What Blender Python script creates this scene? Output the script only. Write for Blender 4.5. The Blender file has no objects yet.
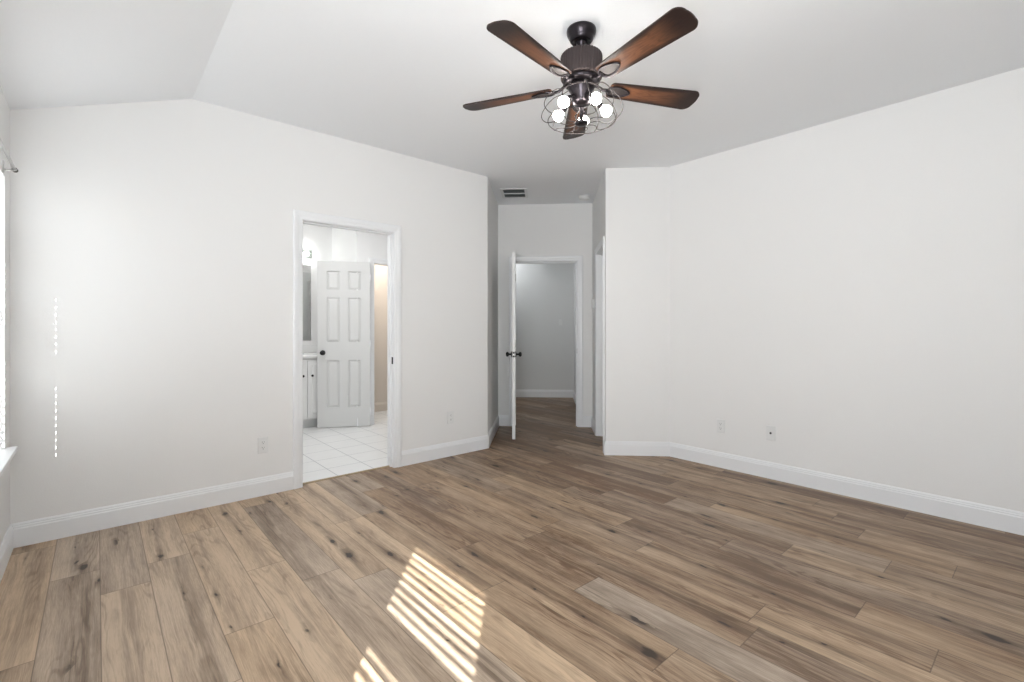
import bpy, bmesh, math, random
from mathutils import Vector, Matrix
S = bpy.context.scene
C = S.collection
PI = math.pi
R2 = math.sqrt(2)

# ------------------------------------------------------------------ camera, sky, sun, window light, added fills, exposure
TH = math.radians(48.95)                    # heading of the lens between the two main wall directions
cam_d = bpy.data.cameras.new('camera')
cam = bpy.data.objects.new('camera', cam_d); C.objects.link(cam)
cam.location = (0, 0, 1.214)
cam.rotation_euler = (PI/2, 0, TH - PI/2)
cam_d.sensor_width = 36.0
cam_d.lens = 477.0/1024*36
cam_d.shift_y = -13.0/1024
cam_d.clip_start = 0.02
S.camera = cam

S.view_settings.view_transform = 'Standard'
S.view_settings.look = 'None'
S.view_settings.gamma = 1.0
S.view_settings.use_curve_mapping = False
S.view_settings.exposure = 0.05

world = bpy.data.worlds.new('sky'); S.world = world
world.use_nodes = True
_nt = world.node_tree
_bg = _nt.nodes['Background']
_sky = _nt.nodes.new('ShaderNodeTexSky')
_sky.sky_type = 'NISHITA'; _sky.sun_disc = False
_sky.sun_elevation = math.radians(32); _sky.sun_rotation = math.radians(222)
_nt.links.new(_sky.outputs[0], _bg.inputs[0])
_bg.inputs[1].default_value = 0.25

def light(name, kind, loc, energy, color=(1, 1, 1), rot=None, aim=None, **kw):
    d = bpy.data.lights.new(name, kind); d.energy = energy; d.color = color
    for k, v in kw.items(): setattr(d, k, v)
    o = bpy.data.objects.new(name, d); C.objects.link(o); o.location = loc
    if aim is not None:
        o.rotation_euler = Vector(aim).to_track_quat('-Z', 'Y').to_euler()
    return o

light('sun', 'SUN', (-6, -6, 7), 28.0, (1.0, 0.972, 0.945), aim=(.671, .741, -.621), angle=math.radians(0.4))
light('daylight_far_window', 'AREA', (-.398, 3.18, 1.30), 3.7, (0.915, 0.965, 1.0), aim=(1, 0, 0), shape='RECTANGLE', size=.82, size_y=1.38)
for _z in (.86, 1.30, 1.74):       # daylight thrown upward by the blind slats
    light('daylight_far_slats', 'AREA', (-.372, 3.18, _z), 1.05, (0.915, 0.965, 1.0), aim=(1, 0, 1.0), shape='RECTANGLE', size=.80, size_y=.13)
    light('daylight_near_slats', 'AREA', (-.372, .05, _z), 19.8, (0.92, 0.965, 1.0), aim=(1, 0, 1.0), shape='RECTANGLE', size=.80, size_y=.13)
for _v in (-.20, .05, .30):         # added fill strips at the near window, aimed at the hall nook
    light('nook_fill', 'AREA', (-.372, _v, 1.30), 3.5, (0.94, 0.97, 1.0), aim=(.7, .7, .30), spread=math.radians(100), shape='RECTANGLE', size=.13, size_y=1.15)
light('bathroom_fill', 'AREA', (1.6, 4.75, 2.70), 18, (1, 1, 1), aim=(0, 0, -1), shape='RECTANGLE', size=1.0, size_y=.7)
light('hallway_light', 'AREA', (5.05, 6.35, 2.70), 15, (.93, .97, 1.0), aim=(.0, 0, -1), shape='DISK', size=.3)
light('water_closet_light', 'AREA', (2.95, 5.92, 2.70), 11.3, (1, .97, .94), aim=(0, 0, -1), shape='DISK', size=.5)

# ------------------------------------------------------------------ materials
def new_mat(name):
    m = bpy.data.materials.new(name); m.use_nodes = True
    nt = m.node_tree; b = nt.nodes['Principled BSDF']
    return m, nt, b
class NG:
    """tiny helper to write node graphs"""
    def __init__(s, nt): s.nt = nt
    def _set(s, sock, v):
        if hasattr(v, 'links') or isinstance(v, bpy.types.NodeSocket): s.nt.links.new(v, sock)
        else: sock.default_value = v
    def math(s, op, a, b=0.0, c=None, clamp=False):
        n = s.nt.nodes.new('ShaderNodeMath'); n.operation = op; n.use_clamp = clamp
        s._set(n.inputs[0], a); s._set(n.inputs[1], b)
        if c is not None: s._set(n.inputs[2], c)
        return n.outputs[0]
    def xyz(s, x, y, z):
        n = s.nt.nodes.new('ShaderNodeCombineXYZ')
        for i, v in enumerate((x, y, z)): s._set(n.inputs[i], v)
        return n.outputs[0]
    def sep(s, v):
        n = s.nt.nodes.new('ShaderNodeSeparateXYZ'); s._set(n.inputs[0], v); return n.outputs
    def noise(s, vec, scale=1, detail=3, rough=.5, dist=0):
        n = s.nt.nodes.new('ShaderNodeTexNoise'); s._set(n.inputs['Vector'], vec)
        n.inputs['Scale'].default_value = scale; n.inputs['Detail'].default_value = detail
        n.inputs['Roughness'].default_value = rough; n.inputs['Distortion'].default_value = dist
        return n.outputs[0]
    def ramp(s, fac, lo, hi, a=0.0, b=1.0):
        n = s.nt.nodes.new('ShaderNodeMapRange'); n.interpolation_type = 'SMOOTHSTEP'
        s._set(n.inputs[0], fac); n.inputs[1].default_value = lo; n.inputs[2].default_value = hi
        n.inputs[3].default_value = a; n.inputs[4].default_value = b
        return n.outputs[0]
    def mix(s, fac, a, b, mode='MIX'):
        n = s.nt.nodes.new('ShaderNodeMix'); n.data_type = 'RGBA'; n.blend_type = mode; n.clamp_factor = True
        s._set(n.inputs[0], fac)
        for i, v in ((6, a), (7, b)):
            if isinstance(v, tuple): v = (v[0], v[1], v[2], 1)
            s._set(n.inputs[i], v)
        return n.outputs[2]
    def voro(s, vec, scale=1, rnd=1.0):
        n = s.nt.nodes.new('ShaderNodeTexVoronoi'); s._set(n.inputs['Vector'], vec)
        n.inputs['Scale'].default_value = scale; n.inputs['Randomness'].default_value = rnd; n.voronoi_dimensions = '2D'
        return n.outputs['Distance'], n.outputs['Color'], n.outputs['Position']
    def bump(s, h, strength=.2, dist=.001):
        n = s.nt.nodes.new('ShaderNodeBump'); s._set(n.inputs['Height'], h)
        n.inputs['Strength'].default_value = strength; n.inputs['Distance'].default_value = dist
        return n.outputs[0]
    def coord(s, which='Object'):
        return s.nt.nodes.new('ShaderNodeTexCoord').outputs[which]

def plain(name, col, rough=.5, metal=0.0, bump=0.0, bscale=60.0, var=0.0, spec=.5):
    m, nt, b = new_mat(name); g = NG(nt)
    co = g.coord()
    n = g.noise(co, bscale, 4, .55)
    if var > 0:
        c = g.mix(g.ramp(n, .3, .7), tuple(x*(1-var) for x in col), tuple(min(1, x*(1+var)) for x in col))
        nt.links.new(c, b.inputs['Base Color'])
    else:
        b.inputs['Base Color'].default_value = (*col, 1)
    b.inputs['Roughness'].default_value = rough; b.inputs['Metallic'].default_value = metal
    b.inputs['Specular IOR Level'].default_value = spec
    if bump > 0: nt.links.new(g.bump(n, bump, .002), b.inputs['Normal'])
    return m

M = {}
M['wall'] = plain('wall_paint', (.868, .860, .848), .75, bump=.25, bscale=140, var=.004, spec=.2)
M['ceiling'] = plain('ceiling_paint', (.890, .902, .918), .85, bump=.3, bscale=110, var=.004, spec=.15)
M['bath_wall'] = plain('bath_wall_paint', (.885, .882, .878), .7, bump=.15, bscale=140, spec=.2)
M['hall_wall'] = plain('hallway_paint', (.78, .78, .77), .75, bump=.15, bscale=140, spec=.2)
M['beige'] = plain('beige_paint', (.76, .69, .61), .75, bump=.15, bscale=140, spec=.2)
M['trim'] = plain('trim_enamel', (.88, .885, .895), .35, bump=.02, bscale=40)
M['door'] = plain('door_enamel', (.81, .81, .80), .4, bump=.05, bscale=40)
M['plastic'] = plain('white_plastic', (.82, .82, .81), .3, bump=.01)
M['slot'] = plain('dark_slot', (.03, .03, .03), .6, bump=.01)
M['black'] = plain('black_metal', (.012, .011, .012), .35, .6, bump=.02)
M['bath_door'] = plain('bath_door_shaded', (.67, .67, .66), .4, bump=.05, bscale=40)  # door enamel darkened, the leaf's shade is put into its colour
M['bronze'] = plain('dark_bronze', (.035, .030, .034), .30, .85, bump=.03, bscale=50)
M['wire'] = plain('cage_wire', (.030, .024, .024), .55, .2, bump=.02)
M['motor'] = plain('fluted_housing', (.045, .033, .032), .6, .1, bump=.05, bscale=80, spec=.3)
M['rod'] = plain('brushed_nickel', (.62, .61, .60), .3, 1.0, bump=.03)
M['darkrod'] = plain('finial_bronze', (.10, .09, .08), .4, .8, bump=.03)
M['vent'] = plain('vent_enamel', (.78, .79, .79), .45, bump=.02)
M['ventdark'] = plain('duct_dark', (.21, .23, .23), .7, bump=.02)
M['slat'] = plain('blind_slat', (.80, .80, .79), .45, bump=.03)
M['counter'] = plain('counter_top', (.85, .85, .84), .25, bump=.01, bscale=30)
M['vinyl'] = plain('window_vinyl', (.85, .85, .85), .4, bump=.01)
M['mirror'] = plain('mirror_silver', (.9, .91, .91), .03, 1.0)
M['strip'] = plain('threshold_wood', (.42, .33, .21), .5, bump=.05, bscale=70, var=.1)
M['steel'] = plain('steel', (.55, .54, .52), .35, 1.0, bump=.02)
M['eave'] = plain('eave_board', (.6, .58, .55), .7, bump=.1)

m, nt, b = new_mat('window_glass'); g = NG(nt)
b.inputs['Base Color'].default_value = (1, 1, 1, 1); b.inputs['Roughness'].default_value = 0.02
b.inputs['Transmission Weight'].default_value = 0.0
_tr = nt.nodes.new('ShaderNodeBsdfTransparent'); _tr.inputs[0].default_value = (.96, .98, .97, 1)
_gl = nt.nodes.new('ShaderNodeBsdfGlossy'); _gl.inputs['Roughness'].default_value = .02
_mx = nt.nodes.new('ShaderNodeMixShader')
_mx.inputs[0].default_value = .05; nt.links.new(_tr.outputs[0], _mx.inputs[1]); nt.links.new(_gl.outputs[0], _mx.inputs[2])
nt.links.new(_mx.outputs[0], nt.nodes['Material Output'].inputs[0])
M['glass'] = m

def emit(name, col, strength):
    m, nt, b = new_mat(name); g = NG(nt)
    b.inputs['Base Color'].default_value = (.9, .9, .9, 1)
    b.inputs['Emission Color'].default_value = (*col, 1)
    b.inputs['Emission Strength'].default_value = strength
    return m
M['bulb'] = emit('lit_bulb', (1.0, .945, .87), 55.0)
M['vanity_glow'] = emit('lit_glass_shade', (1.0, .98, .96), 47.0)

# wood planks: colour attribute = (tone, seed, greyness), UV = (across 0..1, metres along)
def wood_floor():
    m, nt, b = new_mat('oak_planks'); g = NG(nt)
    at = nt.nodes.new('ShaderNodeAttribute'); at.attribute_name = 'plank'
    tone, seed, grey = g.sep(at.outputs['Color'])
    uv = nt.nodes.new('ShaderNodeUVMap'); uv.uv_map = 'plank_uv'
    ux, uy, _ = g.sep(uv.outputs[0])
    sz = g.math('MULTIPLY', seed, 37.0)
    xm = g.math('MULTIPLY', ux, .1833)
    wob = g.math('MULTIPLY', g.math('SUBTRACT', g.noise(g.xyz(g.math('MULTIPLY', xm, 6), g.math('MULTIPLY', uy, 2.2), sz), 1, 2), .5), .03)
    xw = g.math('ADD', xm, wob)
    fine = g.noise(g.xyz(g.math('MULTIPLY', xw, 230), g.math('MULTIPLY', uy, 7), sz), 1, 5, .65)
    pores = g.noise(g.xyz(g.math('MULTIPLY', xw, 480), g.math('MULTIPLY', uy, 22), sz), 1, 3, .6)
    band = g.noise(g.xyz(g.math('MULTIPLY', xw, 17), g.math('MULTIPLY', uy, .8), sz), 1, 3, .55)
    blot = g.noise(g.xyz(g.math('MULTIPLY', xm, 9), g.math('MULTIPLY', uy, 3.0), g.math('ADD', sz, 5)), 1, 4, .6)
    hill = g.noise(g.xyz(g.math('MULTIPLY', xm, 7.5), g.math('MULTIPLY', uy, .9), g.math('ADD', sz, 11)), 1, 2, .45)
    rings = g.math('SINE', g.math('MULTIPLY', hill, 95.0))
    rings = g.math('MULTIPLY', g.ramp(rings, .1, 1.0), g.ramp(g.noise(g.xyz(g.math('MULTIPLY', xm, 11), g.math('MULTIPLY', uy, 1.1), g.math('ADD', sz, 19)), 1, 2), .45, .62))
    # knots
    kx = g.math('ADD', g.math('MULTIPLY', xm, 8.0), sz); ky = g.math('MULTIPLY', uy, 3.6)
    kw = g.math('MULTIPLY', g.math('SUBTRACT', g.noise(g.xyz(g.math('MULTIPLY', xm, 40), g.math('MULTIPLY', uy, 14), sz), 1, 3), .5), .35)
    kd, kc, kp = g.voro(g.xyz(g.math('ADD', kx, kw), g.math('ADD', ky, g.math('MULTIPLY', kw, .6)), sz), 1, .95)
    kr, kg, kb = g.sep(kc)
    gate = g.ramp(kr, .46, .49)
    size = g.math('MULTIPLY_ADD', g.math('POWER', kg, 1.8), .115, .035)
    rel = g.math('DIVIDE', kd, size)
    knot = g.math('MULTIPLY', g.ramp(rel, .7, 1.25, 1.0, 0.0), gate)
    halo = g.math('MULTIPLY', g.ramp(rel, .8, 3.0, 1.0, 0.0), gate)
    px, py, _ = g.sep(kp)
    tdx = g.math('ABSOLUTE', g.math('SUBTRACT', g.math('ADD', kx, g.math('MULTIPLY', kw, .8)), px)); tdy = g.math('ABSOLUTE', g.math('SUBTRACT', ky, py))
    tail = g.math('MULTIPLY', g.ramp(g.math('DIVIDE', tdx, size), .2, 2.2, 1.0, 0.0), g.ramp(tdy, .05, .80, 1.0, 0.0))
    tail = g.math('MULTIPLY', tail, gate)
    # dark streaks near knots and elsewhere
    streak = g.noise(g.xyz(g.math('MULTIPLY', xw, 30), g.math('MULTIPLY', uy, 1.3), g.math('ADD', sz, 3)), 1, 4, .6)
    streak = g.ramp(streak, .54, .70)
    crack = g.math('MULTIPLY', g.ramp(g.noise(g.xyz(g.math('MULTIPLY', xw, 120), g.math('MULTIPLY', uy, 6), g.math('ADD', sz, 23)), 1, 3, .6), .64, .74), halo)
    warm_l = (.64, .465, .305); warm_d = (.165, .091, .048); grey_l = (.58, .47, .37); grey_d = (.150, .104, .074)
    hpos = g.math('MULTIPLY_ADD', g.math('FRACT', g.math('MULTIPLY', seed, 13.7)), .5, .25)
    hstr = g.math('MULTIPLY_ADD', g.math('FRACT', g.math('MULTIPLY', seed, 7.3)), .7, .3)
    hwob = g.math('MULTIPLY', g.math('SUBTRACT', g.noise(g.xyz(sz, g.math('MULTIPLY', uy, 2.0), 0), 1, 3, .6), .5), .5)
    hd = g.math('ABSOLUTE', g.math('SUBTRACT', g.math('ADD', ux, hwob), hpos))
    heart = g.math('MULTIPLY', g.ramp(hd, .02, .30, 1.0, 0.0), hstr)
    near_h = g.ramp(hd, .12, .34, 1.0, .12)
    knot = g.math('MULTIPLY', knot, g.ramp(hd, .16, .30, 1.0, 0.0)); halo = g.math('MULTIPLY', halo, near_h)
    tail = g.math('MULTIPLY', tail, near_h); crack = g.math('MULTIPLY', crack, near_h)
    la = g.mix(grey, warm_l, grey_l); da = g.mix(grey, warm_d, grey_d)
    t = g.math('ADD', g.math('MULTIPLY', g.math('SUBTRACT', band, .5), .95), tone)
    t = g.math('ADD', t, g.math('MULTIPLY', g.math('SUBTRACT', blot, .5), .8))
    t = g.math('ADD', t, g.math('MULTIPLY', g.math('SUBTRACT', fine, .5), 1.05))
    t = g.math('ADD', t, g.math('MULTIPLY', g.math('SUBTRACT', pores, .5), .55))
    t = g.math('SUBTRACT', t, g.math('MULTIPLY', rings, .24), clamp=True)
    col = g.mix(t, da, la)
    hn = g.math('MULTIPLY', heart, g.ramp(g.noise(g.xyz(g.math('MULTIPLY', xw, 60), g.math('MULTIPLY', uy, 1.6), g.math('ADD', sz, 41)), 1, 4, .65), .30, .66))
    col = g.mix(g.math('MULTIPLY', hn, .70), col, (.105, .066, .042))
    col = g.mix(g.math('MULTIPLY', streak, g.math('MULTIPLY_ADD', heart, .42, .14)), col, (.085, .053, .034))
    col = g.mix(g.math('MULTIPLY', halo, .45), col, (.10, .060, .037))
    col = g.mix(g.math('MULTIPLY', g.math('MULTIPLY', tail, g.ramp(fine, .25, .7)), .75), col, (.085, .052, .033))
    col = g.mix(g.math('MULTIPLY', crack, .8), col, (.06, .04, .03))
    col = g.mix(g.math('MULTIPLY', knot, .92), col, (.035, .024, .018))
    # plank edges
    ex = g.math('MINIMUM', ux, g.math('SUBTRACT', 1.0, ux))
    at2 = nt.nodes.new('ShaderNodeUVMap'); at2.uv_map = 'end_uv'
    e0, e1, _ = g.sep(at2.outputs[0])
    ee = g.math('MINIMUM', e0, e1)
    edge = g.math('MAXIMUM', g.ramp(ex, .004, .016, 1.0, 0.0), g.ramp(ee, .0008, .003, 1.0, 0.0))
    col = g.mix(g.math('MULTIPLY', edge, .6), col, (.09, .062, .042))
    nt.links.new(col, b.inputs['Base Color'])
    rr = g.math('MULTIPLY_ADD', fine, .18, .36)
    nt.links.new(rr, b.inputs['Roughness'])
    b.inputs['Specular IOR Level'].default_value = .35
    hgt = g.math('SUBTRACT', g.math('MULTIPLY', fine, .3), edge)
    nt.links.new(g.bump(hgt, .25, .0012), b.inputs['Normal'])
    return m
M['planks'] = wood_floor()

def tile_mat():
    m, nt, b = new_mat('white_floor_tile'); g = NG(nt)
    x, y, z = g.sep(g.coord())
    P = .3085
    fx = g.math('FRACT', g.math('DIVIDE', g.math('SUBTRACT', x, 1.491 - 5*P), P))
    fy = g.math('FRACT', g.math('DIVIDE', g.math('SUBTRACT', y, 4.138 - 5*P), P))
    dx = g.math('MINIMUM', fx, g.math('SUBTRACT', 1.0, fx)); dy = g.math('MINIMUM', fy, g.math('SUBTRACT', 1.0, fy))
    gr = g.ramp(g.math('MINIMUM', dx, dy), .006, .014, 1.0, 0.0)
    n = g.noise(g.xyz(g.math('MULTIPLY', x, 6), g.math('MULTIPLY', y, 14), 0), 1, 4, .6)
    base = g.mix(n, (.80, .80, .79), (.88, .88, .87))
    nt.links.new(g.mix(gr, base, (.42, .43, .44)), b.inputs['Base Color'])
    b.inputs['Roughness'].default_value = .3
    nt.links.new(g.bump(g.math('SUBTRACT', 1.0, gr), .3, .002), b.inputs['Normal'])
    return m
M['tile'] = tile_mat()

BR0, BR1 = .153, .663        # fan blade radii
def blade_mat():
    m, nt, b = new_mat('burnt_edge_walnut'); g = NG(nt)
    x, y, z = g.sep(g.coord())
    oi = nt.nodes.new('ShaderNodeObjectInfo')
    sd = g.math('MULTIPLY', oi.outputs['Random'], 20.0)
    hw = g.math('MULTIPLY_ADD', g.math('SUBTRACT', x, BR0), .040, .052)
    e = g.math('DIVIDE', g.math('ABSOLUTE', y), hw)
    n1 = g.noise(g.xyz(g.math('MULTIPLY', x, 6), g.math('MULTIPLY', y, 40), sd), 1, 4, .6)
    e = g.math('ADD', e, g.math('MULTIPLY', g.math('SUBTRACT', n1, .5), .35))
    tip = g.math('ADD', x, g.math('MULTIPLY', g.math('SUBTRACT', n1, .5), .05))
    burn = g.math('MAXIMUM', g.ramp(e, .45, .92), g.ramp(tip, .42, .620))
    fine = g.noise(g.xyz(g.math('MULTIPLY', x, 9), g.math('MULTIPLY', y, 260), sd), 1, 5, .65)
    hill = g.noise(g.xyz(g.math('MULTIPLY', x, 3.2), g.math('MULTIPLY', y, 22), sd), 1, 2, .5)
    rings = g.ramp(g.math('SINE', g.math('MULTIPLY', hill, 60)), 0, 1)
    c = g.mix(fine, (.085, .034, .018), (.24, .098, .044))
    c = g.mix(g.math('MULTIPLY', rings, .4), c, (.060, .024, .013))
    c = g.mix(g.math('MULTIPLY', burn, .93), c, (.014, .009, .009))
    nt.links.new(c, b.inputs['Base Color'])
    b.inputs['Roughness'].default_value = .42; b.inputs['Specular IOR Level'].default_value = .28
    return m
M['blade'] = blade_mat()

# ------------------------------------------------------------------ mesh helpers
class MB:
    def __init__(s): s.v = []; s.f = []; s.sm = []
    def add(s, vs, fs, smooth=False):
        o = len(s.v); s.v += [tuple(p) for p in vs]
        for f in fs: s.f.append(tuple(i + o for i in f)); s.sm.append(smooth)
        return s
    def hexa(s, p):      # 8 points: bottom loop 4, top loop 4
        return s.add(p, [(0, 3, 2, 1), (4, 5, 6, 7), (0, 1, 5, 4), (1, 2, 6, 5), (2, 3, 7, 6), (3, 0, 4, 7)])
    def box(s, a, b, T=None):
        (x0, y0, z0), (x1, y1, z1) = a, b
        p = [(x0, y0, z0), (x1, y0, z0), (x1, y1, z0), (x0, y1, z0), (x0, y0, z1), (x1, y0, z1), (x1, y1, z1), (x0, y1, z1)]
        if T: p = [T(*q) for q in p]
        return s.hexa(p)
    def bevbox(s, a, b, c, T=None):      # box with a chamfered front (third axis high side)
        (x0, y0, z0), (x1, y1, z1) = a, b
        p = [(x0, y0, z0), (x1, y0, z0), (x1, y1, z0), (x0, y1, z0)]
        q = [(x0, y0, z1-c), (x1, y0, z1-c), (x1, y1, z1-c), (x0, y1, z1-c)]
        r = [(x0+c, y0+c, z1), (x1-c, y0+c, z1), (x1-c, y1-c, z1), (x0+c, y1-c, z1)]
        vs = p + q + r
        if T: vs = [T(*k) for k in vs]
        fs = [(0, 3, 2, 1), (8, 9, 10, 11)]
        for i in range(4):
            j = (i+1) % 4
            fs += [(i, j, 4+j, 4+i), (4+i, 4+j, 8+j, 8+i)]
        return s.add(vs, fs)
    def prism(s, poly, z0, z1, T=None):
        n = len(poly); vs = [(x, y, z0) for x, y in poly] + [(x, y, z1) for x, y in poly]
        if T: vs = [T(*q) for q in vs]
        return s.add(vs, [tuple(range(n))[::-1], tuple(range(n, 2*n))] + [(i, (i+1) % n, n+(i+1) % n, n+i) for i in range(n)])
    def lathe(s, prof, n=32, T=None, ripple=None, smooth=True, cap=True):   # prof: (r, z)
        vs = []; fs = []
        for r, z in prof:
            for k in range(n):
                a = 2*PI*k/n; rr = r*(1 + (ripple(k) if ripple else 0))
                vs.append((rr*math.cos(a), rr*math.sin(a), z))
        for i in range(len(prof)-1):
            for k in range(n):
                k2 = (k+1) % n
                fs.append((i*n+k, i*n+k2, (i+1)*n+k2, (i+1)*n+k))
        if T: vs = [T(*q) for q in vs]
        s.add(vs, fs, smooth)
        if cap:
            o = len(s.v) - len(vs)
            s.f.append(tuple(o+k for k in range(n))[::-1]); s.sm.append(False)
            s.f.append(tuple(o+(len(prof)-1)*n+k for k in range(n))); s.sm.append(False)
        return s
    def tube(s, pts, r, n=8, closed=False, rads=None):
        pts = [Vector(p) for p in pts]; m = len(pts)
        vs = []; fs = []; up = None
        for i, p in enumerate(pts):
            a = pts[i-1] if (i > 0 or closed) else p; b2 = pts[(i+1) % m] if (i < m-1 or closed) else p
            t = (b2-a).normalized()
            if up is None:
                up = Vector((0, 0, 1)) if abs(t.z) < .9 else Vector((1, 0, 0))
            x = (up - t*up.dot(t)).normalized(); y = t.cross(x); up = x
            rr = rads[i] if rads else r
            for k in range(n):
                an = 2*PI*k/n; vs.append(p + x*(rr*math.cos(an)) + y*(rr*math.sin(an)))
        for i in range(m if closed else m-1):
            for k in range(n):
                j = (i+1) % m; k2 = (k+1) % n
                fs.append((i*n+k, i*n+k2, j*n+k2, j*n+k))
        if not closed: fs += [tuple(range(n))[::-1], tuple((m-1)*n+k for k in range(n))]
        return s.add(vs, fs, True)
    def sphere(s, c, r, n=16, m=10, sc=(1, 1, 1)):
        vs = [(c[0], c[1], c[2]+r*sc[2])]; fs = []
        for i in range(1, m):
            th = PI*i/m
            for k in range(n):
                a = 2*PI*k/n
                vs.append((c[0]+r*sc[0]*math.sin(th)*math.cos(a), c[1]+r*sc[1]*math.sin(th)*math.sin(a), c[2]+r*sc[2]*math.cos(th)))
        vs.append((c[0], c[1], c[2]-r*sc[2])); last = len(vs)-1
        for k in range(n):
            k2 = (k+1) % n
            fs.append((0, 1+k, 1+k2)); fs.append((last, last-n+k2, last-n+k))
            for i in range(m-2): fs.append((1+i*n+k, 1+(i+1)*n+k, 1+(i+1)*n+k2, 1+i*n+k2))
        return s.add(vs, fs, True)
    def mesh(s, name, mat):
        me = bpy.data.meshes.new(name); me.from_pydata(s.v, [], s.f)
        for p, k in zip(me.polygons, s.sm): p.use_smooth = k
        bm = bmesh.new(); bm.from_mesh(me); bmesh.ops.recalc_face_normals(bm, faces=bm.faces); bm.to_mesh(me); bm.free()
        me.materials.append(mat); me.update()
        return me
    def build(s, name, mat, parent=None, label=None):
        o = bpy.data.objects.new(name, s.mesh(name, mat)); C.objects.link(o)
        if parent is not None:
            o.parent = parent
        if label: o['label'] = label
        return o

def tag(o, label, cat, group=None, kind=None):
    o['label'] = label; o['category'] = cat
    if group: o['group'] = group
    if kind: o['kind'] = kind
    return o
def empty(name, loc=(0, 0, 0), rz=0.0):
    o = bpy.data.objects.new(name, None); C.objects.link(o); o.location = loc; o.rotation_euler = (0, 0, rz)
    o.empty_display_size = .05
    return o
def struct(o, label=None, cat=None):
    o['kind'] = 'structure'
    if label: o['label'] = label
    if cat: o['category'] = cat
    return o
def bevel(o, w, seg=2):
    md = o.modifiers.new('bevel', 'BEVEL'); md.width = w; md.segments = seg; md.limit_method = 'ANGLE'
    return o

class Frame:
    """a wall: origin, direction along it, normal into the room"""
    def __init__(s, O, d, n): s.O = Vector(O); s.d = Vector(d).normalized(); s.n = Vector(n).normalized()
    def P(s, a, z, t):
        q = s.O + s.d*a + s.n*t
        return (q.x, q.y, z)
    def __call__(s, a, z, t): return s.P(a, z, t)

H = 2.743
def zceil(u): return H if u >= .483 else 2.421 + (u + .351)*(H-2.421)/(.834)

def wall(name, fr, s0, s1, thick, mat, openings=(), top=lambda s: H, label=None, zb=-.02, breaks=()):
    mb = MB()
    cuts = sorted(set([s0, s1] + [x for o in openings for x in o[:2]] + list(breaks)))
    for a, b2 in zip(cuts, cuts[1:]):
        mid = (a+b2)/2; spans = [(zb, None)]
        for o in openings:
            if o[0] <= mid <= o[1]:
                spans = []
                if o[2] > 0: spans.append((zb, o[2]))
                spans.append((o[3], None))
        for z0, z1 in spans:
            za = z1 if z1 is not None else top(a); zc = z1 if z1 is not None else top(b2)
            mb.hexa([fr(a, z0, -thick), fr(b2, z0, -thick), fr(b2, z0, 0), fr(a, z0, 0),
                     fr(a, za, -thick), fr(b2, zc, -thick), fr(b2, zc, 0), fr(a, za, 0)])
    return struct(mb.build(name, mat), label, 'wall')

# ------------------------------------------------------------------ room shell
UW, VL, UR, VR = -.36, 3.80, 4.10, -.64          # window wall, left wall, right wall, rear wall
A = lambda a, b: ((a+b)/R2, (a-b)/R2)           # hall coordinates: a along the hall, b to the right
HB = .58                                         # hall half width
A0L, A0R, A1 = (2.98+3.80)/R2, 6.53/R2, 5.90
FL = Frame((0, VL), (1, 0), (0, -1))             # left wall, s = u
FW = Frame((UW, 0), (0, 1), (1, 0))              # window wall, s = v
FR = Frame((UR, 0), (0, 1), (-1, 0))             # right wall, s = v
FB = Frame((0, VR), (1, 0), (0, 1))              # rear wall, s = u
F45 = Frame(A(A0R, HB), (1, -1), (-1, -1))       # angled wall, s from hall corner
L45 = (UR - A(A0R, HB)[0])*R2
FHL = Frame(A(0, -HB), (1, 1), (1, -1))          # hall left wall, s = a
FHR = Frame(A(0, HB), (1, 1), (-1, 1))           # hall right wall, s = a
FHB = Frame(A(A1, 0), (1, -1), (-1, -1))         # hall end wall, s = b

DB = (1.170, 1.963, 2.056)      # bathroom doorway on the left wall
DH = (-.393, .413, 2.050)       # hall end doorway
DC = (4.734, 5.433, 2.056)      # side doorway in hall right wall
W1 = (2.76, 3.60); W2 = (-.37, .47); WZ = (.575, 2.00)

TK = .115
wall('wall_left', FL, -.36, 2.98, TK, M['wall'], [(DB[0], DB[1], 0, DB[2])], top=lambda s: zceil(s), breaks=(.483,), label='white wall on the left with the bathroom doorway')
wall('wall_window', FW, -.64, 3.80, .16, M['wall'], [(W1[0], W1[1], WZ[0], WZ[1]), (W2[0], W2[1], WZ[0], WZ[1])], top=lambda s: zceil(UW), label='white wall at far left edge holding the windows')
wall('wall_right', FR, -.64, 2.43 + .05, TK, M['wall'], label='long plain white wall on the right')
wall('wall_rear', FB, -.52, 4.215, TK, M['wall'], top=lambda s: zceil(s), breaks=(.483,), label='white wall behind the camera')
wall('wall_angled', F45, 0, L45, TK, M['wall'], label='narrow angled white wall right of the hall opening')
wall('wall_hall_left', FHL, A0L, A1, TK, M['wall'], label='short left side wall of the hall nook')
wall('wall_hall_right', FHR, A0R+.05, A1, TK, M['wall'], [(DC[0], DC[1], 0, DC[2])], label='right side wall of the hall nook with a doorway')
wall('wall_hall_end', FHB, -HB-.4, HB + .12, TK, M['wall'], [(DH[0], DH[1], 0, DH[2])], label='end wall of the hall nook above the open door')
# second hallway behind the open door
F2B = Frame(A(8.38, 0), (1, -1), (-1, -1))
F2R = Frame(A(0, .50), (1, 1), (-1, 1)); F2L = Frame(A(0, -.98), (1, 1), (1, -1))
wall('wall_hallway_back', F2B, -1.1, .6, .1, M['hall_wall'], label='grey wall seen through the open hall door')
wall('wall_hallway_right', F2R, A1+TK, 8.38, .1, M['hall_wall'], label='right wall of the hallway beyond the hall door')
wall('wall_hallway_left', F2L, A1+TK, 8.38, .1, M['hall_wall'], label='left wall of the hallway beyond the hall door')
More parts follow.
